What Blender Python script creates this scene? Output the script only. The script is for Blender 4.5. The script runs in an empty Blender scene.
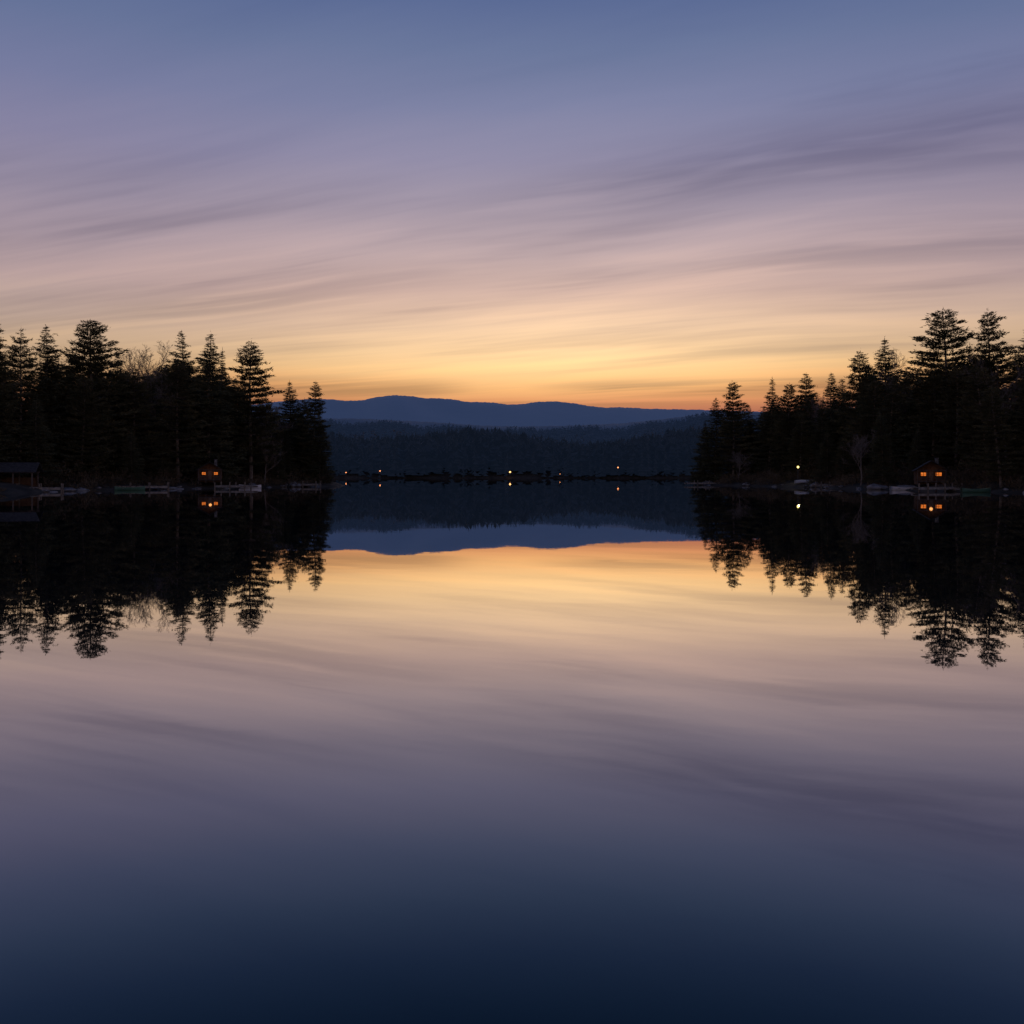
import bpy, math, random
import numpy as np
from mathutils import Vector, Matrix
random.seed(7); rng=np.random.default_rng(7)
scene=bpy.context.scene
COL=scene.collection
def lin(c):
    return tuple(((v/255)/12.92 if v/255<=0.04045 else ((v/255+0.055)/1.055)**2.4) for v in c)
def link(o): COL.objects.link(o); return o

# ------------------------------------------------------------------ materials
def newmat(name):
    m=bpy.data.materials.new(name); m.use_nodes=True
    nt=m.node_tree; nt.nodes.clear()
    out=nt.nodes.new('ShaderNodeOutputMaterial')
    return m,nt,out
def mat_noise(name,c1,c2,scale=1.0,rough=0.9,haze_emit=None,bump=0.0,spec=0.2,coord='Object',detail=4):
    m,nt,out=newmat(name); N=nt.nodes.new; L=nt.links.new
    p=N('ShaderNodeBsdfPrincipled'); p.inputs['Roughness'].default_value=rough
    p.inputs['Specular IOR Level'].default_value=spec
    tc=N('ShaderNodeTexCoord'); n=N('ShaderNodeTexNoise'); n.inputs['Scale'].default_value=scale; n.inputs['Detail'].default_value=detail
    L(tc.outputs[coord],n.inputs['Vector'])
    r=N('ShaderNodeValToRGB'); r.color_ramp.elements[0].position=.35; r.color_ramp.elements[1].position=.65
    r.color_ramp.elements[0].color=(*c1,1); r.color_ramp.elements[1].color=(*c2,1)
    L(n.outputs['Fac'],r.inputs['Fac']); L(r.outputs['Color'],p.inputs['Base Color'])
    if haze_emit:  # constant emission stands in for airlight; the scene has no haze volume
        p.inputs['Emission Color'].default_value=(*haze_emit,1); p.inputs['Emission Strength'].default_value=1.0
    if bump>0:
        b=N('ShaderNodeBump'); b.inputs['Strength'].default_value=bump; L(n.outputs['Fac'],b.inputs['Height']); L(b.outputs['Normal'],p.inputs['Normal'])
    L(p.outputs['BSDF'],out.inputs['Surface'])
    return m
def mat_foliage(name,c1,c2,scale):
    m,nt,out=newmat(name); N=nt.nodes.new; L=nt.links.new
    d=N('ShaderNodeBsdfDiffuse'); tc=N('ShaderNodeTexCoord'); n=N('ShaderNodeTexNoise'); n.inputs['Scale'].default_value=scale; n.inputs['Detail'].default_value=2
    L(tc.outputs['Object'],n.inputs['Vector'])
    r=N('ShaderNodeValToRGB'); r.color_ramp.elements[0].position=.35; r.color_ramp.elements[1].position=.65
    r.color_ramp.elements[0].color=(*c1,1); r.color_ramp.elements[1].color=(*c2,1)
    L(n.outputs['Fac'],r.inputs['Fac']); L(r.outputs['Color'],d.inputs['Color']); L(d.outputs[0],out.inputs['Surface']); return m
def mat_emit(name,c,s):
    m,nt,out=newmat(name); N=nt.nodes.new; L=nt.links.new
    e=N('ShaderNodeEmission'); n=N('ShaderNodeTexNoise'); n.inputs['Scale'].default_value=2.5
    tc=N('ShaderNodeTexCoord'); L(tc.outputs['Object'],n.inputs['Vector'])
    r=N('ShaderNodeValToRGB'); r.color_ramp.elements[0].position=.3; r.color_ramp.elements[1].position=.7
    r.color_ramp.elements[0].color=(c[0]*.5,c[1]*.4,c[2]*.3,1); r.color_ramp.elements[1].color=(*c,1)
    L(n.outputs['Fac'],r.inputs['Fac']); L(r.outputs['Color'],e.inputs['Color']); e.inputs['Strength'].default_value=s
    L(e.outputs['Emission'],out.inputs['Surface']); return m

M_pine=mat_foliage('pine_foliage',(.050,.050,.026),(.120,.110,.058),.45)
M_spruce=mat_foliage('spruce_foliage',(.044,.048,.028),(.105,.105,.058),.45)
M_bark=mat_noise('bark',(.12,.10,.08),(.24,.20,.16),3)
M_greybark=mat_noise('grey_bark',(.14,.115,.095),(.25,.21,.18),3)
M_shrub=mat_foliage('shrub_foliage',(.055,.045,.030),(.15,.115,.075),.2)
M_farwood=mat_noise('far_foliage',(.012,.018,.020),(.026,.032,.035),.02,haze_emit=(.0036,.0062,.0128))  # faint blue emission imitates haze over the far shore
M_hillwood=mat_noise('hill_foliage',(.015,.022,.028),(.026,.036,.044),.01,haze_emit=(.0068,.0122,.0275))  # bluish base plus stronger emission paints haze onto the hillside trees
M_mount=mat_noise('mountain_forest',(.03,.045,.07),(.05,.065,.09),.003,haze_emit=(.022,.036,.082),detail=8)  # distance haze put into the blue base and emission
M_rock=mat_noise('granite',(.10,.10,.10),(.28,.27,.26),1.5,bump=.5)
M_wood=mat_noise('weathered_wood',(.20,.18,.16),(.34,.32,.29),2.5,bump=.3)
M_darkwood=mat_noise('dark_wood',(.07,.06,.05),(.13,.11,.10),2.5,bump=.3)
M_log=mat_noise('log_wood',(.07,.04,.027),(.13,.08,.05),2,bump=.3)
M_roof=mat_noise('roof_shingle',(.032,.032,.034),(.065,.063,.063),3,bump=.4)
M_paint=mat_noise('white_hull_paint',(.62,.62,.62),(.8,.8,.8),1.2,rough=.4,spec=.5)
M_green=mat_noise('green_hull_paint',(.05,.12,.08),(.08,.17,.11),1.2,rough=.4,spec=.5)
M_metal=mat_noise('dark_metal',(.05,.05,.05),(.09,.09,.09),5,rough=.5)
M_win=mat_emit('lit_window',(1,.25,.04),1.0)
M_bulb=mat_emit('lamp_glow',(1,.50,.18),5)
M_bulbfar=mat_emit('lamp_glow_orange',(1,.36,.14),3.4)
M_bulbw=mat_emit('lamp_glow_yellow',(1,.80,.22),4)

# ------------------------------------------------------------------ mesh helpers
class MB:
    def __init__(s): s.v=[]; s.f=[]
    def box(s,cx,cy,cz,sx,sy,sz,rz=0):
        b=len(s.v); c,sn=math.cos(rz),math.sin(rz)
        for dz in(-1,1):
            for dx,dy in((-1,-1),(1,-1),(1,1),(-1,1)):
                x,y=dx*sx/2,dy*sy/2
                s.v.append((cx+x*c-y*sn,cy+x*sn+y*c,cz+dz*sz/2))
        for f in((0,3,2,1),(4,5,6,7),(0,1,5,4),(1,2,6,5),(2,3,7,6),(3,0,4,7)): s.f.append(tuple(b+i for i in f))
    def tube(s,pts,rads,n=5,cap=True):
        b=len(s.v); P=[Vector(p) for p in pts]
        for i,p in enumerate(P):
            d=(P[min(i+1,len(P)-1)]-P[max(i-1,0)]).normalized()
            a=d.orthogonal().normalized() if abs(d.z)<.95 else (Vector((1,0,0))-d*d.x).normalized()
            c=d.cross(a)
            for k in range(n):
                t=2*math.pi*k/n
                s.v.append(tuple(p+(a*math.cos(t)+c*math.sin(t))*rads[i]))
        for i in range(len(P)-1):
            for k in range(n):
                s.f.append((b+i*n+k,b+i*n+(k+1)%n,b+(i+1)*n+(k+1)%n,b+(i+1)*n+k))
        if cap:
            s.f.append(tuple(b+k for k in range(n))[::-1]); s.f.append(tuple(b+(len(P)-1)*n+k for k in range(n)))
    def poly(s,pts,faces):
        b=len(s.v); s.v+= [tuple(p) for p in pts]; s.f+=[tuple(b+i for i in f) for f in faces]
    def mesh(s,name,mat,smooth=False):
        m=bpy.data.meshes.new(name); m.from_pydata(s.v,[],s.f); m.materials.append(mat)
        if smooth:
            for p in m.polygons: p.use_smooth=True
        m.update(); return m
def obj(name,mesh,parent=None,loc=(0,0,0),rz=0):
    o=bpy.data.objects.new(name,mesh); link(o); o.location=loc; o.rotation_euler=(0,0,rz)
    if parent: o.parent=parent
    return o
def thing(name,label,cat,group=None,loc=(0,0,0),rz=0,sc=(1,1,1)):
    e=bpy.data.objects.new(name,None); e.empty_display_size=.5; link(e)
    e.location=loc; e.rotation_euler=(0,0,rz); e.scale=sc
    e['label']=label; e['category']=cat
    if group: e['group']=group
    return e
def structure(o): o['kind']='structure'; return o
def np_mesh(name,V,F,mat):
    m=bpy.data.meshes.new(name)
    m.vertices.add(len(V)); m.vertices.foreach_set('co',V.astype(np.float32).ravel())
    m.loops.add(F.size); m.loops.foreach_set('vertex_index',F.astype(np.int32).ravel())
    k=F.shape[1]
    m.polygons.add(len(F)); m.polygons.foreach_set('loop_start',np.arange(0,F.size,k,dtype=np.int32))
    m.polygons.foreach_set('loop_total',np.full(len(F),k,dtype=np.int32))
    m.materials.append(mat); m.update(calc_edges=True); return m

# ------------------------------------------------------------------ lake outline & terrain
LAKE=np.array([(-70,-18),(0,-14),(70,-18),(95,20),(84,60),(66,86),(56,104),(57,112),(52.5,124),(51,138),(47,146),(49,156),(44,170),(43,183),(40,192),(38,204),
 (43,214),(62,240),(110,310),(220,440),(330,560),(260,640),(160,655),(90,628),(20,650),(-60,632),(-140,645),(-260,620),(-330,520),(-220,400),
 (-110,290),(-58,232),(-38,204),(-31.5,188),(-31,174),(-35,166),(-41,160),(-43,147),(-49,140),(-51,131),(-55,126),(-54,112),(-60,104),(-66,88),(-84,60),(-95,20)],float)
def sdist(x,y):
    x=np.atleast_1d(np.asarray(x,float)); y=np.atleast_1d(np.asarray(y,float))
    best=np.full(x.shape,1e18); inside=np.zeros(x.shape,bool)
    n=len(LAKE)
    for i in range(n):
        ax,ay=LAKE[i]; bx,by=LAKE[(i+1)%n]
        dx,dy=bx-ax,by-ay
        t=np.clip(((x-ax)*dx+(y-ay)*dy)/(dx*dx+dy*dy),0,1)
        best=np.minimum(best,(x-ax-t*dx)**2+(y-ay-t*dy)**2)
        c=((ay>y)!=(by>y))&(x<(bx-ax)*(y-ay)/((by-ay) if by!=ay else 1e-9)+ax)
        inside^=c
    d=np.sqrt(best); return np.where(inside,-d,d)
def wob(x,y):
    return (np.sin(x*.31+y*.17)+np.sin(x*.13-y*.41+1.3)+np.sin(x*.83+y*.59+.4)*.5+np.sin(x*1.7-y*1.3)*.25)/2.75
hx=[-.9,-.3,-.172,-.11,-.06,0,.05,.09,.14,.19,.3,.9]
hy=[60,52,48,47,44,42,41,44,48,52,56,60]
def ground_h(x,y):
    x=np.atleast_1d(np.asarray(x,float)); y=np.atleast_1d(np.asarray(y,float))
    s=sdist(x,y)+wob(x,y)*1.3
    h=np.where(s>0,.05+1.5*(1-np.exp(-np.maximum(s,0)/7))+np.maximum(s,0)*.012*np.exp(-np.maximum(s,0)/400),np.maximum(s*.35,-3))
    h=h+np.where(s>0,wob(x*.7,y*.7)*.25*np.clip(s/6,0,1),0)
    r=np.hypot(x,y); ang=x/np.maximum(y,1)
    top=np.interp(ang,hx,hy)/1000*1750-10+3*np.sin(ang*43)+3*np.sin(ang*97+1)
    k=np.clip((r-640)/1100,0,1); k=k*k*(3-2*k)
    k2=np.clip((r-1900)/900,0,1)
    far=(y>500)&(s>0)
    h=h+np.where(far,k*top*(1-.6*k2)+(8+3*np.sin(ang*31+2))*(1-np.exp(-np.maximum(s,0)/55))*(1-k),0)
    return h
def gh(x,y): return float(ground_h(x,y)[0])
rad=[3.0]
while rad[-1]<12000:
    r=rad[-1]; rad.append(r+max(.9,r*(.0075 if r<300 else .03)))
rad=np.array(rad)
angs=np.concatenate([np.linspace(-math.pi,-.75,60,endpoint=False),np.linspace(-.75,.75,300,endpoint=False),np.linspace(.75,math.pi,60,endpoint=False)])
A,R=np.meshgrid(angs,rad); X=R*np.sin(A); Y=R*np.cos(A)
Z=ground_h(X.ravel(),Y.ravel()).reshape(X.shape)
V=np.stack([X.ravel(),Y.ravel(),Z.ravel()],1); na=len(angs); nr=len(rad)
ii,jj=np.meshgrid(np.arange(nr-1),np.arange(na),indexing='ij')
F=np.stack([ii*na+jj,ii*na+(jj+1)%na,(ii+1)*na+(jj+1)%na,(ii+1)*na+jj],-1).reshape(-1,4)
M_ground=mat_noise('forest_floor',(.034,.030,.023),(.085,.072,.054),.35,bump=.5)
g=np_mesh('ground',V,F[:,::-1],M_ground)
for p in g.polygons: p.use_smooth=True
structure(obj('ground',g))

# ------------------------------------------------------------------ water
m,nt,out=newmat('lake_water'); N=nt.nodes.new; L=nt.links.new
tc=N('ShaderNodeTexCoord')
mp=N('ShaderNodeMapping'); mp.inputs['Scale'].default_value=(.35,1,1); L(tc.outputs['Object'],mp.inputs['Vector'])
n1=N('ShaderNodeTexNoise'); n1.inputs['Scale'].default_value=.5; n1.inputs['Detail'].default_value=5; n1.inputs['Roughness'].default_value=.55
L(mp.outputs['Vector'],n1.inputs['Vector'])
b=N('ShaderNodeBump'); b.inputs['Strength'].default_value=1; b.inputs['Distance'].default_value=.0010; L(n1.outputs['Fac'],b.inputs['Height'])
fr=N('ShaderNodeFresnel'); fr.inputs['IOR'].default_value=1.33
def cramp(pts,gray=True):
    cr=N('ShaderNodeValToRGB'); els=cr.color_ramp.elements
    g_=lambda v:(v,v,v,1) if gray else (*v,1)
    els[0].position=pts[0][0]; els[0].color=g_(pts[0][1]); els[1].position=pts[-1][0]; els[1].color=g_(pts[-1][1])
    for p,v in pts[1:-1]:
        e=els.new(p); e.color=g_(v)
    L(fr.outputs['Fac'],cr.inputs['Fac']); return cr.outputs['Color']
fac=cramp([(0.02,.015),(.062,.055),(.078,.11),(.11,.225),(.17,.38),(.29,.60),(.43,.78),(.58,.88),(1,.96)])
tint=cramp([(.05,(.42,.82,1)),(.085,(.74,.91,1)),(.15,(.94,.96,1)),(.40,(1.0,.98,.97))],False)
gl=N('ShaderNodeBsdfGlossy'); gl.inputs['Roughness'].default_value=.010; L(tint,gl.inputs['Color']); L(b.outputs['Normal'],gl.inputs['Normal'])
df=N('ShaderNodeBsdfDiffuse'); df.inputs['Color'].default_value=(.004,.022,.034,1)
mx=N('ShaderNodeMixShader'); L(fac,mx.inputs['Fac']); L(df.outputs['BSDF'],mx.inputs[1]); L(gl.outputs['BSDF'],mx.inputs[2]); L(mx.outputs['Shader'],out.inputs['Surface'])
w=MB(); w.poly([(-700,-60,0),(700,-60,0),(700,900,0),(-700,900,0)],[(0,1,2,3)])
structure(obj('water',w.mesh('water',m)))

# ------------------------------------------------------------------ mountains
def ridge(name,d,prof,mat,depth,seed,label):
    r=np.random.default_rng(seed)
    px=np.array([p[0] for p in prof],float); py=np.array([p[1] for p in prof],float)
    a=np.linspace(px[0],px[-1],1200); y=np.interp(a,px,py)
    k=np.hanning(17); k/=k.sum(); y=np.convolve(np.pad(y,8,mode='edge'),k,'valid')
    tan=(a-512)/1000; hgt=(475-y)/1000*d
    det=sum(np.sin(tan*f+r.uniform(0,6))*am for f,am in((310,.00018),(700,.00015),(1500,.00015)))*d
    rows=14; VV=[]
    for j in range(rows+1):
        t=j/rows
        dd=d-depth+depth*1.6*t
        tt=t*1.6
        s=math.sin(min(tt,1)*math.pi/2)**1.3 if tt<=1 else 1-(tt-1)*1.1
        if abs(tt-1)<.06: s=1
        z=np.minimum(hgt*s*(1+(0 if tt>=.8 else .08*math.sin(tt*math.pi)*np.sin(tan*55+j*.3))),hgt)+det*min(tt,1)-20*(1-min(tt,1))
        if tt>1.06: z=z*.93
        VV.append(np.stack([tan*dd,np.full_like(tan,dd),z],1))
    V=np.vstack(VV); n=len(a)
    i,j=np.meshgrid(np.arange(rows),np.arange(n-1),indexing='ij')
    F=np.stack([i*n+j,i*n+j+1,(i+1)*n+j+1,(i+1)*n+j],-1).reshape(-1,4)
    me=np_mesh(name,V,F,mat)
    for p in me.polygons: p.use_smooth=True
    o=structure(obj(name,me)); o['label']=label; return o
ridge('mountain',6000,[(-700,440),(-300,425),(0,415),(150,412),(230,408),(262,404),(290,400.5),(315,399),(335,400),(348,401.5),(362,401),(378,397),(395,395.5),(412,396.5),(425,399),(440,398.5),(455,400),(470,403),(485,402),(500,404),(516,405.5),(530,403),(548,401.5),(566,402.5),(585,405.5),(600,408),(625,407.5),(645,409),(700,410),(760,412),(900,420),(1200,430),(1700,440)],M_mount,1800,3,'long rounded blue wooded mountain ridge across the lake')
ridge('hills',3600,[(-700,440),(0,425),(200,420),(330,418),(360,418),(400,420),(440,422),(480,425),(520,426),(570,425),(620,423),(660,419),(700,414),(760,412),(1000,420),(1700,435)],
  mat_noise('hill_ridge_forest',(.02,.03,.045),(.03,.04,.06),.004,haze_emit=(.0120,.0205,.048),detail=8),900,8,'low dark blue wooded hills below the mountain')  # hill haze is painted too, by blue base and steady emission

# ------------------------------------------------------------------ tree archetypes (20 m tall)
HT=20.0
def cards(P,D,Ln,Wd,r):
    n=len(P); D=D/np.linalg.norm(D,axis=1,keepdims=True)
    up=r.normal(size=(n,3)); S=np.cross(D,up); S/=np.linalg.norm(S,axis=1,keepdims=True)+1e-9
    Ln=Ln[:,None]; Wd=Wd[:,None]
    v0=P+S*Wd*.5; v1=P-S*Wd*.5; v2=P+D*Ln
    V=np.stack([v0,v1,v2],1).reshape(-1,3)
    F=np.arange(3*n).reshape(n,3); return V,F
def conifer(kind,seed):
    r=np.random.default_rng(seed); tr=MB()
    lean=r.normal(0,.3,2); bend=r.uniform(0,6)
    def axis(z):
        t=z/HT; return np.array([lean[0]*t*1.5+.15*math.sin(t*5+bend),lean[1]*t*1.5+.15*math.cos(t*4+bend),z])
    zs=np.linspace(0,HT,11); rb=.27 if kind=='pine' else .24
    tr.tube([tuple(axis(z)-np.array([0,0,.6 if z==0 else 0])) for z in zs],[rb*(1-z/HT)**.9+.012 for z in zs],7)
    PP=[];DD=[];LL=[];WW=[]
    z0=HT*(r.uniform(.10,.22) if kind=='pine' else r.uniform(.02,.08))
    z=z0; sect=r.uniform(.74,1.2,8)
    maxL=r.uniform(4.7,5.9) if kind=='pine' else r.uniform(3.9,4.9)
    tp=r.uniform(.56,.72)
    while z<HT-.25:
        t=(z-z0)/(HT-z0)
        if kind=='pine':
            prof=(.72+.28*math.sin(min(t/.35,1)*math.pi/2))*min(1,(1-t)**tp*1.12)*.97+.02
            nb=r.integers(7,10); gap=r.uniform(.80,1.25)*(1-.5*t); lay=r.choice([r.uniform(.60,.8),r.uniform(.88,1.15)],p=[.3,.7])
        else:
            prof=(1-t)**.80*.97+.015
            nb=r.integers(7,10); gap=r.uniform(.50,.78)*(1-.45*t); lay=r.choice([r.uniform(.66,.82),r.uniform(.88,1.12)],p=[.3,.7])
        az0=r.uniform(0,6.28)
        for k in range(nb):
            az=az0+6.283*k/nb+r.normal(0,.2)
            Lb=maxL*prof*lay*r.uniform(.74,1.12)*sect[int((az%6.2832)/6.2832*8)%8]
            if r.random()<.04: continue
            Lb=max(Lb,.16)
            if kind=='pine': el0=r.uniform(-.10,.08)+.75*t**4; curv=.22
            else: el0=r.uniform(-.34,-.16)+.80*t**2; curv=.20
            dirh=np.array([math.cos(az),math.sin(az),0]); zz=z+r.normal(0,.04)
            def bp(u):
                return axis(zz)+dirh*Lb*u*math.cos(el0)+np.array([0,0,1])*(Lb*u*math.sin(el0)+curv*Lb*u*u*.6)
            if Lb>.8:
                us=[0,.35,.7,1]; br=.012+.013*Lb
                tr.tube([tuple(bp(u)) for u in us],[br,br*.7,br*.4,.01],3,cap=False)
            side=np.array([-dirh[1],dirh[0],0])
            nc=max(1,int(Lb*3.0)); u0=.18 if kind=='pine' else .06
            q_=min(1,.40+Lb*.24)
            for c in range(nc):
                u=u0+(1.0-u0)*((c+r.uniform(.1,.9))/nc)**.85
                spread=(.38*Lb*(1-.78*u)+.10) if kind=='pine' else (.32*Lb*(1-.9*u)+.07)
                off=r.uniform(-1,1)*spread
                cen=bp(u)+side*off-dirh*abs(off)*.25+np.array([0,0,r.normal(.01,.035)])
                m_=16 if kind=='pine' else 14
                rad_=(.29 if kind=='pine' else .25)*q_
                q=r.normal(size=(m_,3))*np.array([rad_,rad_,rad_*.28])
                d=r.normal(size=(m_,3))*.45+dirh*1.05+np.array([0,0,.32 if kind=='pine' else -.05])+side*np.sign(off)*.4
                PP.append(cen+q);DD.append(d);LL.append(r.uniform(.28,.52,m_)*q_);WW.append(r.uniform(.09,.18,m_)*q_)
        z+=gap
    m_=16; q=r.normal(size=(m_,3))*np.array([.03,.03,.3]); PP.append(axis(HT-.35)+q); DD.append(r.normal(size=(m_,3))*.35+np.array([0,0,1]));LL.append(r.uniform(.18,.36,m_));WW.append(r.uniform(.05,.10,m_))
    V,F=cards(np.vstack(PP),np.vstack(DD),np.concatenate(LL),np.concatenate(WW),r)
    return tr.mesh(kind+'_trunk',M_bark),np_mesh(kind+'_crown',V,F,M_pine if kind=='pine' else M_spruce)
def bare(seed):
    r=np.random.default_rng(seed); tr=MB(); tw=MB()
    def grow(p,d,ln,rad_,lvl):
        d=d/np.linalg.norm(d); n=4 if lvl<2 else (3 if lvl<4 else 2)
        pts=[p]; q=p.copy(); dd=d.copy()
        for i in range(n):
            dd=dd+r.normal(0,.10+.03*lvl,3)+np.array([0,0,.07]); dd/=np.linalg.norm(dd)
            q=q+dd*ln/n; pts.append(q.copy())
        end=.55 if lvl<2 else .35
        rr=[rad_*(1-(1-end)*i/n) for i in range(n+1)]
        (tr if lvl<2 else tw).tube([tuple(a) for a in pts],rr,6 if lvl==0 else 3,cap=lvl==0)
        if lvl>=5: return
        nb=[8,6,5,4,3][lvl]
        for k in range(nb):
            u=(.35 if lvl==0 else .2)+(.8 if lvl else .62)*(k+r.uniform(.2,1))/nb; u=min(u,.99)
            idx=min(int(u*n),n-1); f=u*n-idx; b=pts[idx]*(1-f)+pts[idx+1]*f
            side=r.normal(size=3); side-=dd*np.dot(side,dd); side/=np.linalg.norm(side)
            nd=dd*r.uniform(.7,1.1)+side*r.uniform(.55,.95)+np.array([0,0,.2])
            grow(b,nd,ln*r.uniform(.45,.65)*(1.05-.3*u if lvl else 1-.25*u),max(rad_*(.5-.2*u),.014),lvl+1)
    grow(np.array([0,0,-.4]),np.array([0,0,1.]),HT*.60,.19,0)
    a,b=tr.mesh('bare_trunk',M_greybark),tw.mesh('bare_crown',M_greybark)
    return a,b,max(v[2] for v in tw.v)
PINES=[conifer('pine',s) for s in (11,12,13,14,15,16,17)]
SPRUCES=[conifer('spruce',s) for s in (31,32,33,34,35)]
BARES=[bare(s) for s in (51,52,53)]
def tree(kind,x,y,H,idx,rz,wide=1.0,label=None,group=None):
    zb=gh(x,y)
    if kind=='pine': a,b=PINES[idx%len(PINES)]; z=HT
    elif kind=='spruce': a,b=SPRUCES[idx%len(SPRUCES)]; z=HT
    else: a,b,z=BARES[idx%len(BARES)]
    s=(H-zb+.1)/z
    nm={'pine':'pine_tree','spruce':'spruce_tree','bare':'bare_tree'}[kind]
    lab=label or {'pine':'tall dark green pine with layered boughs on the shore','spruce':'dark narrow spruce standing in the lakeside woods','bare':'leafless grey tree with fine twigs among the conifers'}[kind]
    e=thing(nm,lab,'tree',group or {'pine':'pines in the lakeside woods','spruce':'spruces in the lakeside woods','bare':'leafless trees in the lakeside woods'}[kind],(x,y,zb-.1),rz,(s*wide,s*wide,s))
    obj('trunk',a,e); obj('crown',b,e)
def at(px,d): return (px-512)/1000*d
def topH(y,d): return 2+(475-y)/1000*d
KEY=[(-28,318,126,'pine',3,1.0),(-5,322,122,'pine',1,.9),(19,329,130,'pine',4,.8),(47,326,134,'spruce',0,1.1),(93,322,140,'pine',0,1.1),(70,354,150,'spruce',2,1),
(118,354,146,'spruce',3,.9),(137,338,172,'bare',0,1.1),(152,346,176,'bare',1,1.0),(165,364,158,'spruce',1,.9),(187,332,156,'spruce',4,1.05),(208,332,154,'spruce',1,1.05),(221,350,165,'spruce',2,.9),
(250,341,163,'pine',5,1.1),(236,378,168,'spruce',0,.9),(271,404,178,'spruce',1,1.1),(291,382,180,'spruce',3,1.15),(313,382,177,'pine',6,.85),(320,414,176,'spruce',1,1.1),(302,398,186,'pine',2,.9),(28,352,145,'bare',2,1),
(704,422,202,'spruce',2,1.35),(716,398,200,'spruce',0,1.2),(734,383,196,'pine',1,.95),(750,405,200,'spruce',4,1.3),(770,379,192,'spruce',2,1.2),(789,384,188,'pine',3,.85),(803,374,190,'pine',6,1.0),(832,373,180,'spruce',0,1.15),(818,390,186,'bare',1,1),
(858,351,168,'pine',5,.85),(846,378,176,'spruce',1,1.1),(887,339,160,'spruce',3,1.2),(871,366,165,'pine',0,.85),(904,350,158,'bare',0,1.1),(918,366,154,'spruce',2,1.1),(948,310,148,'pine',3,1.15),(968,358,145,'spruce',1,1),(990,313,142,'pine',1,.95),(1008,345,136,'bare',2,1.0),
(1022,326,150,'spruce',4,1.0),(1050,312,132,'pine',2,1.1)]
for i,(px,ty,d,k,v,wd) in enumerate(KEY):
    tree(k,at(px,d),d,topH(ty,d),v,random.uniform(0,6.28),wd)
EL=[(-160,335),(-60,340),(0,342),(60,350),(75,364),(110,356),(150,362),(185,354),(225,360),(262,396),(300,400),(318,412),(330,440)]
ER=[(692,442),(700,428),(715,408),(745,408),(765,396),(800,390),(845,378),(880,360),(920,370),(955,348),(985,341),(1024,348),(1180,340)]
placed=[]
CAB1=(at(207,148),149.5); CAB2=(at(933,131),132); LAMPP=(at(798,168),168); BH=(at(12,117),118); SHED=(at(838,170),171)
CLEAR=[(CAB1[0],CAB1[1],3.4),(CAB1[0]*.965,CAB1[1]*.965,3.0),(CAB2[0],CAB2[1],3.4),(CAB2[0]*.965,CAB2[1]*.965,3.4),(CAB2[0]*.935,CAB2[1]*.935,3.0),
 (LAMPP[0],LAMPP[1],3.4),(LAMPP[0]*.98,LAMPP[1]*.98,3.6),(LAMPP[0]*1.02+1,LAMPP[1]*1.02,3),(BH[0],BH[1],3.9),(BH[0]*.97,BH[1]*.97,3.9),(SHED[0],SHED[1],3),(SHED[0]*.98,SHED[1]*.98,2.5)]
def fill(env,count,x0,x1,dmax,seed,dense=2.6):
    r=random.Random(seed); n=0; tries=0
    while n<count and tries<20000:
        tries+=1
        px=r.uniform(x0,x1); d=r.uniform(95,dmax); x=at(px,d); y=d
        s=float(sdist(x,y)[0])
        if s<1.5 or s>36: continue
        if any((x-a)**2+(y-b)**2<dense**2 for a,b in placed): continue
        if any((x-cx)**2+(y-cy)**2<(rr+1)**2 for cx,cy,rr in CLEAR): continue
        ty=np.interp(px,[e[0] for e in env],[e[1] for e in env])+abs(r.gauss(0,12))+r.uniform(0,10)
        H=topH(ty,d)
        if s<6: H*=r.uniform(.45,.9)
        if H<4: continue
        k=r.choices(['pine','spruce','bare'],[.34,.48,.18])[0]
        tree(k,x,y,H,r.randrange(9),r.uniform(0,6.28),r.uniform(.95,1.3)); placed.append((x,y)); n+=1
fill(EL,96,-60,327,228,1)
fill(ER,96,696,1085,245,2)

# ------------------------------------------------------------------ undergrowth (stuff)
def undergrowth(name,x0,x1,n,seed,label):
    r=np.random.default_rng(seed); PP=[];DD=[];LL=[];WW=[]; c=0
    while c<n:
        px=r.uniform(x0,x1); d=r.uniform(90,235); x=at(px,d)
        s=float(sdist(x,d)[0])
        if s<.3 or s>20 or r.random()<(s-6)/26: continue
        if any((x-cx)**2+(d-cy)**2<(rr*.85)**2 for cx,cy,rr in CLEAR): continue
        z=gh(x,d); h=r.uniform(.4,1.1)+min(s,9)*r.uniform(.08,.40); w=r.uniform(.7,1.5); m_=int(60+h*20)
        q=r.normal(size=(m_,3))*np.array([w*.5,w*.5,.01]); q[:,2]=r.uniform(0,1,m_)**.8*h*np.exp(-(q[:,0]**2+q[:,1]**2)/(w*w))
        PP.append(q+np.array([x,d,z])); dd=q*np.array([.8,.8,0])+r.normal(size=(m_,3))*.5+np.array([0,0,.7]); DD.append(dd); LL.append(r.uniform(.2,.6,m_)); WW.append(r.uniform(.06,.16,m_)); c+=1
    V,F=cards(np.vstack(PP),np.vstack(DD),np.concatenate(LL),np.concatenate(WW),r)
    o=obj(name,np_mesh(name,V,F,M_shrub)); o['kind']='stuff'; o['label']=label; o['category']='undergrowth'
undergrowth('undergrowth',-80,330,640,5,'dark brushy undergrowth beneath lakeside conifers')
undergrowth('undergrowth',694,1100,640,6,'dark brushy undergrowth beneath lakeside conifers')

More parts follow.
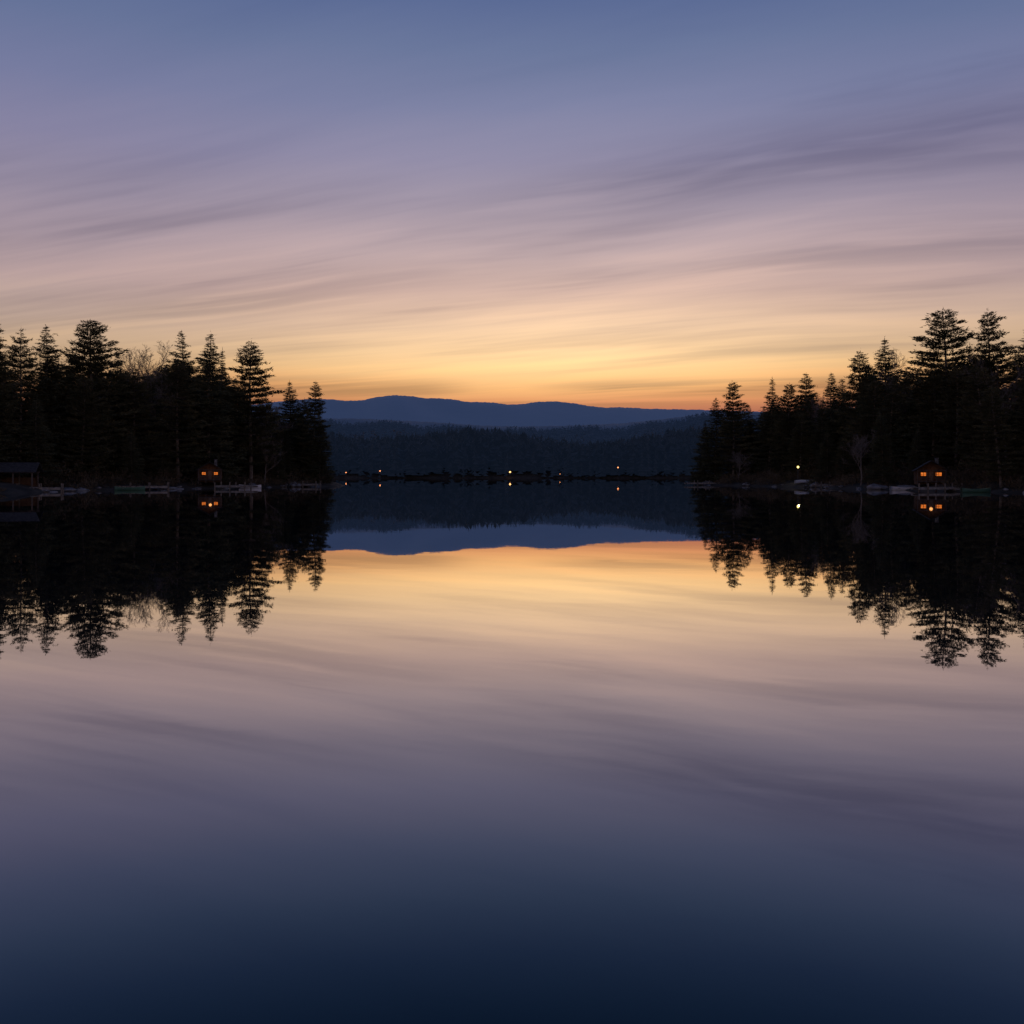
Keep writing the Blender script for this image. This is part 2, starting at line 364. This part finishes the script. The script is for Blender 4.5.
# ------------------------------------------------------------------ far forests (stuff)
def farwood(name,N_,K,dlo,dhi,a0,a1,hlo,hhi,mat,seed,label,smin=3,wfac=.17,rnd=.3,wv=.12):
    r=np.random.default_rng(seed)
    d=np.sqrt(r.uniform(dlo**2,dhi**2,N_)); a=r.uniform(a0,a1,N_); x=a*d; y=d
    s=sdist(x,y); ok=(s>smin)&((y>560)); x=x[ok]; y=y[ok]; n=len(x); z=ground_h(x,y)
    H=r.uniform(hlo,hhi,n)*(1+wv*np.sin(x*.035+seed)+wv*np.sin(x*.011+y*.02)); H=H*np.clip((s[ok]-smin)/10+.6,0,1); Wd=H*wfac*r.uniform(.8,1.35,n)
    rounded=r.random(n)<rnd
    u=(np.arange(K)[None,:]+r.uniform(0,1,(n,K)))/K
    az=r.uniform(0,6.283,(n,K))
    prof=np.where(rounded[:,None],np.sqrt(np.clip(1-u**2,0,1))*1.25,(1-u)**.8)
    rr=Wd[:,None]*prof*r.uniform(.6,1.25,(n,K))+.15
    zc=z[:,None]+H[:,None]*(.02+.96*u)
    dl=.6
    apex=np.stack([x[:,None]+0*u,y[:,None]+0*u,zc+H[:,None]*.10],-1)
    b1=np.stack([x[:,None]+rr*np.cos(az-dl),y[:,None]+rr*np.sin(az-dl),zc-H[:,None]*.03],-1)
    b2=np.stack([x[:,None]+rr*np.cos(az+dl),y[:,None]+rr*np.sin(az+dl),zc-H[:,None]*.03],-1)
    V=np.stack([apex,b1,b2],2).reshape(-1,3); F=np.arange(len(V)).reshape(-1,3)
    o=obj(name,np_mesh(name,V,F,mat)); o['kind']='stuff'; o['label']=label; o['category']='forest'
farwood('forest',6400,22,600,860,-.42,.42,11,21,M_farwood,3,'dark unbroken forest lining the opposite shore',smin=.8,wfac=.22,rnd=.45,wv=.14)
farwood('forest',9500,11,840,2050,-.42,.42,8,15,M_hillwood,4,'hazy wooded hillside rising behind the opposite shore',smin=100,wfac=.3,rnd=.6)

# ------------------------------------------------------------------ cabins
def cabin(name,loc,rz,label,wins,W=5.0,D=4.5,h=2.3,sc=1.0,group='cabins on the lakeshore',chim=True):
    e=thing(name,label,name,group,loc,rz,(sc,)*3)
    wl=MB(); nlog=10; lr=h/nlog/2
    for i in range(nlog):
        z=.35+lr+i*2*lr
        for yy in(-D/2,D/2): wl.tube([(-W/2-.12,yy,z),(W/2+.12,yy,z)],[lr*1.04]*2,8)
        for xx in(-W/2,W/2): wl.tube([(xx,-D/2-.12,z+lr*.5),(xx,D/2+.12,z+lr*.5)],[lr*1.02]*2,8)
    gh_=W*.30; zt=.35+h; ng=7
    for yy in(-D/2,D/2):
        for i in range(ng):
            z=zt+gh_*(i+.5)/ng; w2=W/2*(1-(i+.6)/ng)
            wl.tube([(-w2,yy,z),(w2,yy,z)],[gh_/ng/2*1.05]*2,8)
    wl.box(0,0,.1,W+.1,D+.1,.7)
    obj('wall',wl.mesh('cabin_wall',M_log),e)
    rf=MB(); ov=.5; ro=.12
    for s in(-1,1):
        x1=s*(W/2+ov); z1=zt-ov*gh_/(W/2); z0=zt+gh_+.08
        y0,y1=-D/2-1.5,D/2+.4
        P=[(0,y0,z0),(0,y1,z0),(x1,y1,z1),(x1,y0,z1)]
        rf.poly(P+[(p[0],p[1],p[2]+ro) for p in P],[(0,1,2,3),(7,6,5,4),(0,3,7,4),(1,0,4,5),(2,1,5,6),(3,2,6,7)])
    roof=obj('roof',rf.mesh('cabin_roof',M_roof),e)
    if chim:
        ch=MB(); ch.box(W*.25,D*.15,zt+gh_*.9,.6,.6,1.6); ch.box(W*.25,D*.15,zt+gh_*.9+.86,.75,.75,.12)
        obj('chimney',ch.mesh('cabin_chimney',M_rock),roof)
    fy=-D/2-lr-.04
    dr=MB(); dr.box(0,fy,.35+.98,.85,.06,1.9); dr.box(0,fy-.03,.35+1.45,.55,.05,.6)
    door=obj('door',dr.mesh('cabin_door',M_darkwood),e)
    hd=MB(); hd.tube([(.3,fy-.12,1.3),(.3,fy-.03,1.3)],[.04,.04],6); obj('handle',hd.mesh('door_handle',M_metal),door)
    for (wx,wz,ww,wh) in wins:
        p=MB(); p.box(wx,fy,wz,ww,.05,wh); wn=obj('window',p.mesh('window_pane',M_win),e)
        f=MB()
        for sx in(-1,1): f.box(wx+sx*(ww/2+.04),fy-.02,wz,.08,.1,wh+.16)
        for sz in(-1,1): f.box(wx,fy-.02,wz+sz*(wh/2+.04),ww,.1,.08)
        f.box(wx,fy-.045,wz,.09,.03,wh); f.box(wx-ww/4-.023,fy-.045,wz,ww/2-.05,.03,.06); f.box(wx+ww/4+.023,fy-.045,wz,ww/2-.05,.03,.06)
        obj('frame',f.mesh('window_frame',M_log),wn)
        s=MB(); s.box(wx,fy-.09,wz-wh/2-.11,ww+.3,.18,.05); obj('sill',s.mesh('window_sill',M_log),wn)
    pc=MB(); pc.box(0,-D/2-.85,.27,W,1.4,.12)
    for xx in(-W/2+.1,-W/6,W/6,W/2-.1):
        pc.box(xx,-D/2-1.42,1.4,.12,.12,2.14); pc.box(xx,-D/2-1.42,-.15,.16,.16,.7)
    pc.box(0,-D/2-1.42,2.53,W,.14,.12)
    for sgn in(-1,1):
        pc.box(sgn*W*.335,-D/2-1.42,1.05,W*.3,.06,.07)
        for k in range(7): pc.box(sgn*(W*.2+k*W*.045),-D/2-1.42,.68,.05,.04,.7)
    obj('porch',pc.mesh('cabin_porch',M_darkwood),e)
    return e
z=max(gh(*CAB1),.9); cabin('cabin',(CAB1[0],CAB1[1],z+.2),.28,'small log cabin with orange lit windows under pines',[(-1.3,1.7,.8,.55),(1.3,1.7,.8,.55)],sc=.66)
z2=max(gh(*CAB2),.9); cabin('cabin',(CAB2[0],CAB2[1],z2+.05),-.30,'log cabin with two glowing windows above the shore',[(-1.4,1.75,.95,.65),(1.4,1.75,1.05,.65)],W=5.4,sc=.66)
z3=max(gh(*SHED),.7); cabin('shed',(SHED[0],SHED[1],z3-.1),-.5,'low unlit wooden shed beside the shore lamp',[],W=4,sc=.7,group=None,chim=False)
def plight(loc,c,e_,r=.3):
    l=bpy.data.lights.new('porch_glow','POINT'); l.color=c; l.energy=e_; l.shadow_soft_size=r
    o=bpy.data.objects.new('porch_glow',l); link(o); o.location=loc; return o
plight((CAB1[0]+.7,CAB1[1]-2.2,z+1.5),(1,.40,.12),2.5,.2); plight((CAB2[0]-.8,CAB2[1]-2.3,z2+1.5),(1,.40,.12),2.5,.2)

e=thing('boathouse','open timber boathouse with shingled gable roof at the waterline','boathouse',None,(BH[0],BH[1],0),.25,(.85,.85,.85))
p=MB()
for xx in(-2.4,0,2.4):
    for yy in(-1.9,1.9): p.box(xx,yy,1.1,.18,.18,3.4)
p.box(0,-1.9,2.72,5.2,.16,.2); p.box(0,1.9,2.72,5.2,.16,.2); obj('frame',p.mesh('boathouse_frame',M_darkwood),e)
p=MB()
for s in(-1,1):
    P=[(-3,0,4.0),(3,0,4.0),(3,s*2.5,2.7),(-3,s*2.5,2.7)]
    p.poly(P+[(a,b_,c+.1) for a,b_,c in P],[(0,1,2,3),(7,6,5,4),(0,3,7,4),(1,0,4,5),(2,1,5,6),(3,2,6,7)])
obj('roof',p.mesh('boathouse_roof',M_roof),e)
p=MB()
for k in range(24): p.box(-2.7+k*.235,0,.62,.2,4.4,.06)
p.box(0,-2,.5,5.4,.12,.16); p.box(0,2,.5,5.4,.12,.16)
obj('deck',p.mesh('boathouse_deck',M_wood),e)
p=MB(); p.box(0,2.0,1.35,5.0,.06,1.3); obj('wall',p.mesh('boathouse_wall',M_log),e)

# ------------------------------------------------------------------ docks, boats, rocks, lamps
def dock(x,y,rz,Ln,label):
    e=thing('dock',label,'dock','wooden docks on the lake',(x,y,0),rz)
    d=MB(); n=int(Ln/.2)
    for k in range(n): d.box(0,-k*.2,.5+.01*math.sin(k*7.1),1.5,.17,.05)
    for sx in(-.66,.66): d.box(sx,-Ln/2,.36,.1,Ln,.22)
    obj('deck',d.mesh('dock_deck',M_wood),e)
    q=MB(); k=0
    while k<=Ln:
        for sx in(-.82,.82): q.tube([(sx,-k,-1.5),(sx,-k,1.0)],[.10,.09],7)
        k+=2.4
    obj('post',q.mesh('dock_post',M_bark),e)
dock(at(168,136),136,-1.15,7,'grey plank dock on posts beside the wooded bank')
dock(at(222,145),143,1.30,6,'grey plank dock on posts below the cabin')
dock(at(718,197),196,-1.35,7,'low plank dock reaching off the wooded point')
dock(at(856,158),156,-1.35,8,'low plank dock beside the bank')
dock(at(950,124),122,-1.30,6,'low plank dock in front of the lit cabin')
dock(at(296,171),168,1.3,5,'short plank dock at the tip of the wooded point')
dock(at(66,120),119,-1.25,5,'grey plank dock on posts beside the boathouse')
def boatmesh():
    h=MB(); n=13; m_=9; L_=3.8
    for inner in(0,1):
        b=len(h.v)
        for i in range(n):
            u=i/(n-1); wd=.62*(math.sin(min(u*1.05+.12,1)*math.pi*.5)**.8 if u<.5 else (1-((u-.5)/.5)**2.6))+.015; wd=max(wd-(.035 if inner else 0),.006)
            shr=.16*(2*u-1)**2
            for j in range(m_):
                a=-math.pi/2+math.pi*j/(m_-1)
                h.v.append(((u-.5)*L_,wd*math.sin(a),.5+shr-(.5+shr*.6-(.03 if inner else 0))*max(math.cos(a),0)**.7))
        for i in range(n-1):
            for j in range(m_-1):
                f=(b+i*m_+j,b+(i+1)*m_+j,b+(i+1)*m_+j+1,b+i*m_+j+1); h.f.append(f if inner else f[::-1])
        h.f.append(tuple(b+j for j in range(m_)))
    s=MB()
    for u,wd in((-.9,.95),(.15,1.1),(1.0,.8)): s.box(u,0,.36,.26,wd,.03)
    return h,s
hb,sb=boatmesh(); HULLW=hb.mesh('hull_white',M_paint,True); HULLG=hb.mesh('hull_green',M_green,True); SEAT=sb.mesh('boat_seats',M_wood)
def boat(x,y,z,rz,hull,label,flip=False,sc=1):
    e=thing('rowboat',label,'boat','rowboats by the shore',(x,y,z),rz,(sc,)*3)
    if flip: e.rotation_euler=(math.pi,0,rz); e.location.z=z+.62*sc
    obj('hull',hull,e); obj('seat',SEAT,e)
bx,by=at(803,166),166.5; boat(bx,by,max(gh(bx,by),.05)+.05,.5,HULLW,'white rowboat turned upside down on the bank',True,.85)
boat(at(903,132),132,-.12,.25,HULLW,'white rowboat floating beside the bank')
boat(at(252,154),153,-.12,-.3,HULLW,'white rowboat moored near a plank dock')
boat(at(130,131),131,-.12,.5,HULLG,'green rowboat moored beside a plank dock')
boat(at(826,163),161,-.12,.1,HULLG,'green rowboat moored beside the bank')
boat(at(972,116),115,-.12,.2,HULLG,'green rowboat moored beside the bank')
def rockmesh(seed):
    r=np.random.default_rng(seed); import bmesh
    bm=bmesh.new(); bmesh.ops.create_icosphere(bm,subdivisions=3,radius=.5)
    o=r.uniform(0,9,6)
    for v in bm.verts:
        c=v.co; k=1+.16*math.sin(c.x*7+o[0])+.14*math.sin(c.y*8+o[1])+.12*math.sin(c.z*9+o[2])+.06*math.sin(c.x*19+c.y*17+o[3])
        v.co=Vector((c.x*k*1.3,c.y*k,c.z*k*.65))
    me=bpy.data.meshes.new('boulder'); bm.to_mesh(me); bm.free(); me.materials.append(M_rock); return me
ROCKS=[rockmesh(s) for s in range(4)]
r=random.Random(9); n=0
while n<76:
    left=n%2==0
    px=r.uniform(-20,330) if left else r.uniform(696,1050); d=r.uniform(98,212); x=at(px,d)
    hz=gh(x,d)
    if hz<-.25 or hz>.30 or float(sdist(x,d)[0])>4: continue
    s=r.uniform(.4,1.0) if r.random()<.75 else r.uniform(1.2,2.1)
    o=obj('boulder',ROCKS[r.randrange(4)],None,(x,d,hz+.08),r.uniform(0,6)); o.scale=(s,s,s*r.uniform(.6,1.1)); o['label']='grey boulder at the waterline'; o['category']='rock'; o['group']='boulders along the waterline'; n+=1
lp=MB(); lp.tube([(0,0,-.3),(0,0,1)],[.07,.05],8); lp.box(0,0,.02,.3,.3,.06)
LPOST=lp.mesh('lamp_post',M_metal)
def globe(rad_):
    g_=MB(); n=10; P=[];R_=[]
    for i in range(7):
        a=-math.pi/2+math.pi*i/6; P.append((0,0,rad_*math.sin(a))); R_.append(max(rad_*math.cos(a),.01))
    g_.tube(P,R_,n); return g_
def lamp(x,y,ztop,mat,rad_,label):
    zb=max(gh(x,y),0); e=thing('lamp_post',label,'lamp','lamps along the lakeshore',(x,y,zb))
    p=obj('post',LPOST,e); p.scale=(1,1,ztop-zb-rad_)
    q=obj('lamp_shade',globe(rad_).mesh('lamp_globe',mat,True),e,(0,0,ztop-zb))
    c=MB(); c.tube([(0,0,ztop-zb+rad_*.92),(0,0,ztop-zb+rad_*1.25)],[rad_*.6,.03],8); obj('cap',c.mesh('lamp_cap',M_metal),e)
lamp(LAMPP[0],LAMPP[1],topH(467,168),M_bulbw,.19,'glowing yellow globe lamp on a dark post')
plight((LAMPP[0]+.3,LAMPP[1]+.8,3.2),(1,.8,.35),30,.15)
for px,ty,d,rr in((510,472,642,.55),(618,467.5,640,.45),(346,472.5,633,.32),(380,471,638,.36),(560,474,642,.2)):
    x=at(px,d); dd=600
    while float(sdist(x,dd)[0])<-2 and dd<690: dd+=1; x=at(px,dd)
    lamp(x,dd,max(topH(ty,dd),gh(x,dd)+2),M_bulb if rr>.5 else M_bulbfar,rr,'small orange lamp glowing on the opposite shore')

# ------------------------------------------------------------------ world sky
wd=bpy.data.worlds.new('World'); scene.world=wd; wd.use_nodes=True
nt=wd.node_tree; nt.nodes.clear(); N=nt.nodes.new; L=nt.links.new
out=N('ShaderNodeOutputWorld'); bg=N('ShaderNodeBackground'); L(bg.outputs[0],out.inputs[0])
tc=N('ShaderNodeTexCoord'); sp=N('ShaderNodeSeparateXYZ'); L(tc.outputs['Generated'],sp.inputs[0])
def M(op,a,b=None,c=None,clamp=False):
    n=N('ShaderNodeMath'); n.operation=op; n.use_clamp=clamp
    for i,v in enumerate((a,b,c)):
        if v is None: continue
        if isinstance(v,(int,float)): n.inputs[i].default_value=v
        else: L(v,n.inputs[i])
    return n.outputs[0]
def ramp(fac,pts,interp='LINEAR'):
    r=N('ShaderNodeValToRGB'); r.color_ramp.interpolation=interp; e=r.color_ramp.elements
    e[0].position=pts[0][0]; e[0].color=(*pts[0][1],1); e[1].position=pts[-1][0]; e[1].color=(*pts[-1][1],1)
    for p,c in pts[1:-1]:
        q=e.new(p); q.color=(*c,1)
    L(fac,r.inputs['Fac']); return r.outputs['Color']
def mixc(f,a,b,mode='MIX'):
    n=N('ShaderNodeMix'); n.data_type='RGBA'; n.blend_type=mode
    if isinstance(f,(int,float)): n.inputs[0].default_value=f
    else: L(f,n.inputs[0])
    for i,v in((6,a),(7,b)):
        if isinstance(v,tuple): n.inputs[i].default_value=(*v,1)
        else: L(v,n.inputs[i])
    return n.outputs[2]
x,y,z=sp.outputs
zc=M('MAXIMUM',z,0.0)
az=M('ARCTAN2',x,y)
den=M('ADD',zc,.03)
Xp=M('DIVIDE',x,den); Yp=M('DIVIDE',y,den)
a=M('ADD',Yp,M('MULTIPLY',Xp,.50))
la=M('LOGARITHM',M('ADD',M('ABSOLUTE',a),.3),math.e)
def noise(vx,vy,vz,detail,rough,dist=0):
    c=N('ShaderNodeCombineXYZ')
    for i,v in enumerate((vx,vy,vz)):
        if isinstance(v,(int,float)): c.inputs[i].default_value=v
        else: L(v,c.inputs[i])
    n=N('ShaderNodeTexNoise'); n.inputs['Scale'].default_value=1; n.inputs['Detail'].default_value=detail; n.inputs['Roughness'].default_value=rough; n.inputs['Distortion'].default_value=dist
    L(c.outputs[0],n.inputs['Vector']); return n.outputs['Fac']
warp=noise(M('MULTIPLY',la,2.0),M('MULTIPLY',az,2.4),3.1,1,.4)
la2=M('ADD',la,M('MULTIPLY',M('SUBTRACT',warp,.5),.13))
st1=noise(M('MULTIPLY',la2,6.0),M('MULTIPLY',az,2.0),0,2,.5)
st2=noise(M('MULTIPLY',la2,14),M('MULTIPLY',az,3.6),5.7,3,.5)
st3=noise(M('MULTIPLY',la2,42),M('MULTIPLY',az,8),9.1,2,.5)
st=M('ADD',M('MULTIPLY',st1,.52),M('ADD',M('MULTIPLY',st2,.33),M('MULTIPLY',st3,.15)))
zw=M('ADD',zc,M('MULTIPLY',M('SUBTRACT',st,.5),.030))
PR=[(0,(120,72,80)),(.050,(152,90,84)),(.064,(190,114,86)),(.074,(224,150,98)),(.086,(241,176,112)),(.104,(247,198,138)),(.122,(243,202,154)),(.145,(233,197,165)),(.18,(216,184,170)),(.215,(194,171,171)),(.255,(171,157,170)),(.30,(149,144,170)),(.345,(127,132,165)),(.39,(107,120,156)),(.43,(91,107,149)),(.60,(58,78,120)),(1,(30,48,86))]
base=ramp(zw,[(p,lin(c)) for p,c in PR])
daz=M('ABSOLUTE',M('SUBTRACT',az,.05))
fall=ramp(M('DIVIDE',daz,math.pi),[(0,(1.0,)*3),(.055,(.96,.96,.98)),(.10,(.78,.79,.86)),(.16,(.60,.64,.80)),(.25,(.60,.65,.80)),(.55,(.72,.76,.86)),(1,(.74,.78,.88))],'B_SPLINE')
lowmask=M('SUBTRACT',1.0,M('MULTIPLY',M('SUBTRACT',zc,.16),3.2,clamp=True),clamp=True)
behind=M('MULTIPLY',M('SUBTRACT',daz,.7),1.2,clamp=True)
c1=mixc(M('MAXIMUM',lowmask,behind),base,mixc(1.0,base,fall,'MULTIPLY'))
def gauss(v,c,w): 
    q=M('DIVIDE',M('SUBTRACT',v,c),w); return M('POWER',math.e,M('MULTIPLY',M('MULTIPLY',q,q),-1.0))
def sstep(v,a0,a1):
    n=N('ShaderNodeMapRange'); n.interpolation_type='SMOOTHSTEP'; L(v,n.inputs[0]); n.inputs[1].default_value=a0; n.inputs[2].default_value=a1; return n.outputs[0]
glow=M('MULTIPLY',gauss(az,.055,.23),gauss(zw,.112,.040))
c1=mixc(glow,c1,mixc(1.0,c1,(.24,.165,.075),'ADD'))
lo=sstep(zc,.34,.20)
amt=M('ADD',M('MULTIPLY',lo,.90),.07)
tx2=sstep(M('ADD',M('MULTIPLY',st2,.7),M('MULTIPLY',st3,.3)),.36,.62)
dark=M('MULTIPLY',sstep(st,.47,.68),M('MULTIPLY',amt,.50))
b1=M('MULTIPLY',M('MULTIPLY',gauss(la2,1.285,.095),sstep(az,-.16,.22)),M('ADD',.36,M('MULTIPLY',tx2,.34)))
b1b=M('MULTIPLY',M('MULTIPLY',gauss(la2,1.15,.04),sstep(az,.12,.38)),M('MULTIPLY',tx2,.26))
b2=M('MULTIPLY',M('MULTIPLY',gauss(la2,1.50,.07),sstep(az,.15,-.25)),M('ADD',.12,M('MULTIPLY',tx2,.30)))
b5=M('MULTIPLY',M('MULTIPLY',gauss(la2,1.60,.07),sstep(az,.05,.30)),M('ADD',.12,M('MULTIPLY',tx2,.26)))
b3=M('MULTIPLY',gauss(zc,.085,.008),M('MULTIPLY',sstep(az,-.02,.12),M('ADD',.20,M('MULTIPLY',tx2,.70))))
b6=M('MULTIPLY',gauss(zc,.071,.005),M('MULTIPLY',sstep(az,.38,-.05),M('ADD',.10,M('MULTIPLY',tx2,.7))))
b4=M('MULTIPLY',gauss(zc,.084,.010),M('MULTIPLY',sstep(az,-.0,-.10),M('ADD',.10,M('MULTIPLY',tx2,.65))))
D=M('MAXIMUM',M('MAXIMUM',M('MAXIMUM',dark,b1),M('MAXIMUM',b1b,b5)),M('MAXIMUM',M('MAXIMUM',b2,b6),M('MAXIMUM',b3,b4)))
cloudcol=mixc(1.0,c1,(.47,.48,.56),'MULTIPLY')
c2=mixc(M('MINIMUM',D,.9),c1,cloudcol)
light=M('MULTIPLY',sstep(st,.51,.37),M('MULTIPLY',amt,.30))
c3=mixc(light,c2,mixc(1.0,c2,(1.38,1.33,1.25),'MULTIPLY'))
sky=N('ShaderNodeTexSky'); sky.sky_type='NISHITA'; sky.sun_disc=False; sky.sun_elevation=math.radians(1.2); sky.sun_rotation=math.radians(1.7)
sk=mixc(1.0,sky.outputs[0],(.0005,)*3,'MULTIPLY')
c4=mixc(1.0,c3,sk,'ADD')
L(c4,bg.inputs['Color']); bg.inputs['Strength'].default_value=1.0
s=bpy.data.lights.new('sun','SUN'); s.energy=.15; s.angle=math.radians(.5); s.color=(1,.55,.3)
so=link(bpy.data.objects.new('sun',s))
dv=Vector((math.sin(math.radians(1.7)),math.cos(math.radians(1.7)),math.tan(math.radians(1.2))))
so.rotation_euler=dv.to_track_quat('Z','Y').to_euler()

# ------------------------------------------------------------------ camera
cam=bpy.data.cameras.new('camera'); co=link(bpy.data.objects.new('camera',cam)); cam.sensor_width=36; cam.lens=36*1000/1024
cam.clip_start=.1; cam.clip_end=30000; cam.shift_y=-37/1024
co.location=(0,0,2); co.rotation_euler=(math.radians(90),0,0)
scene.camera=co
scene.view_settings.view_transform='Standard'; scene.view_settings.look='None'; scene.view_settings.exposure=0
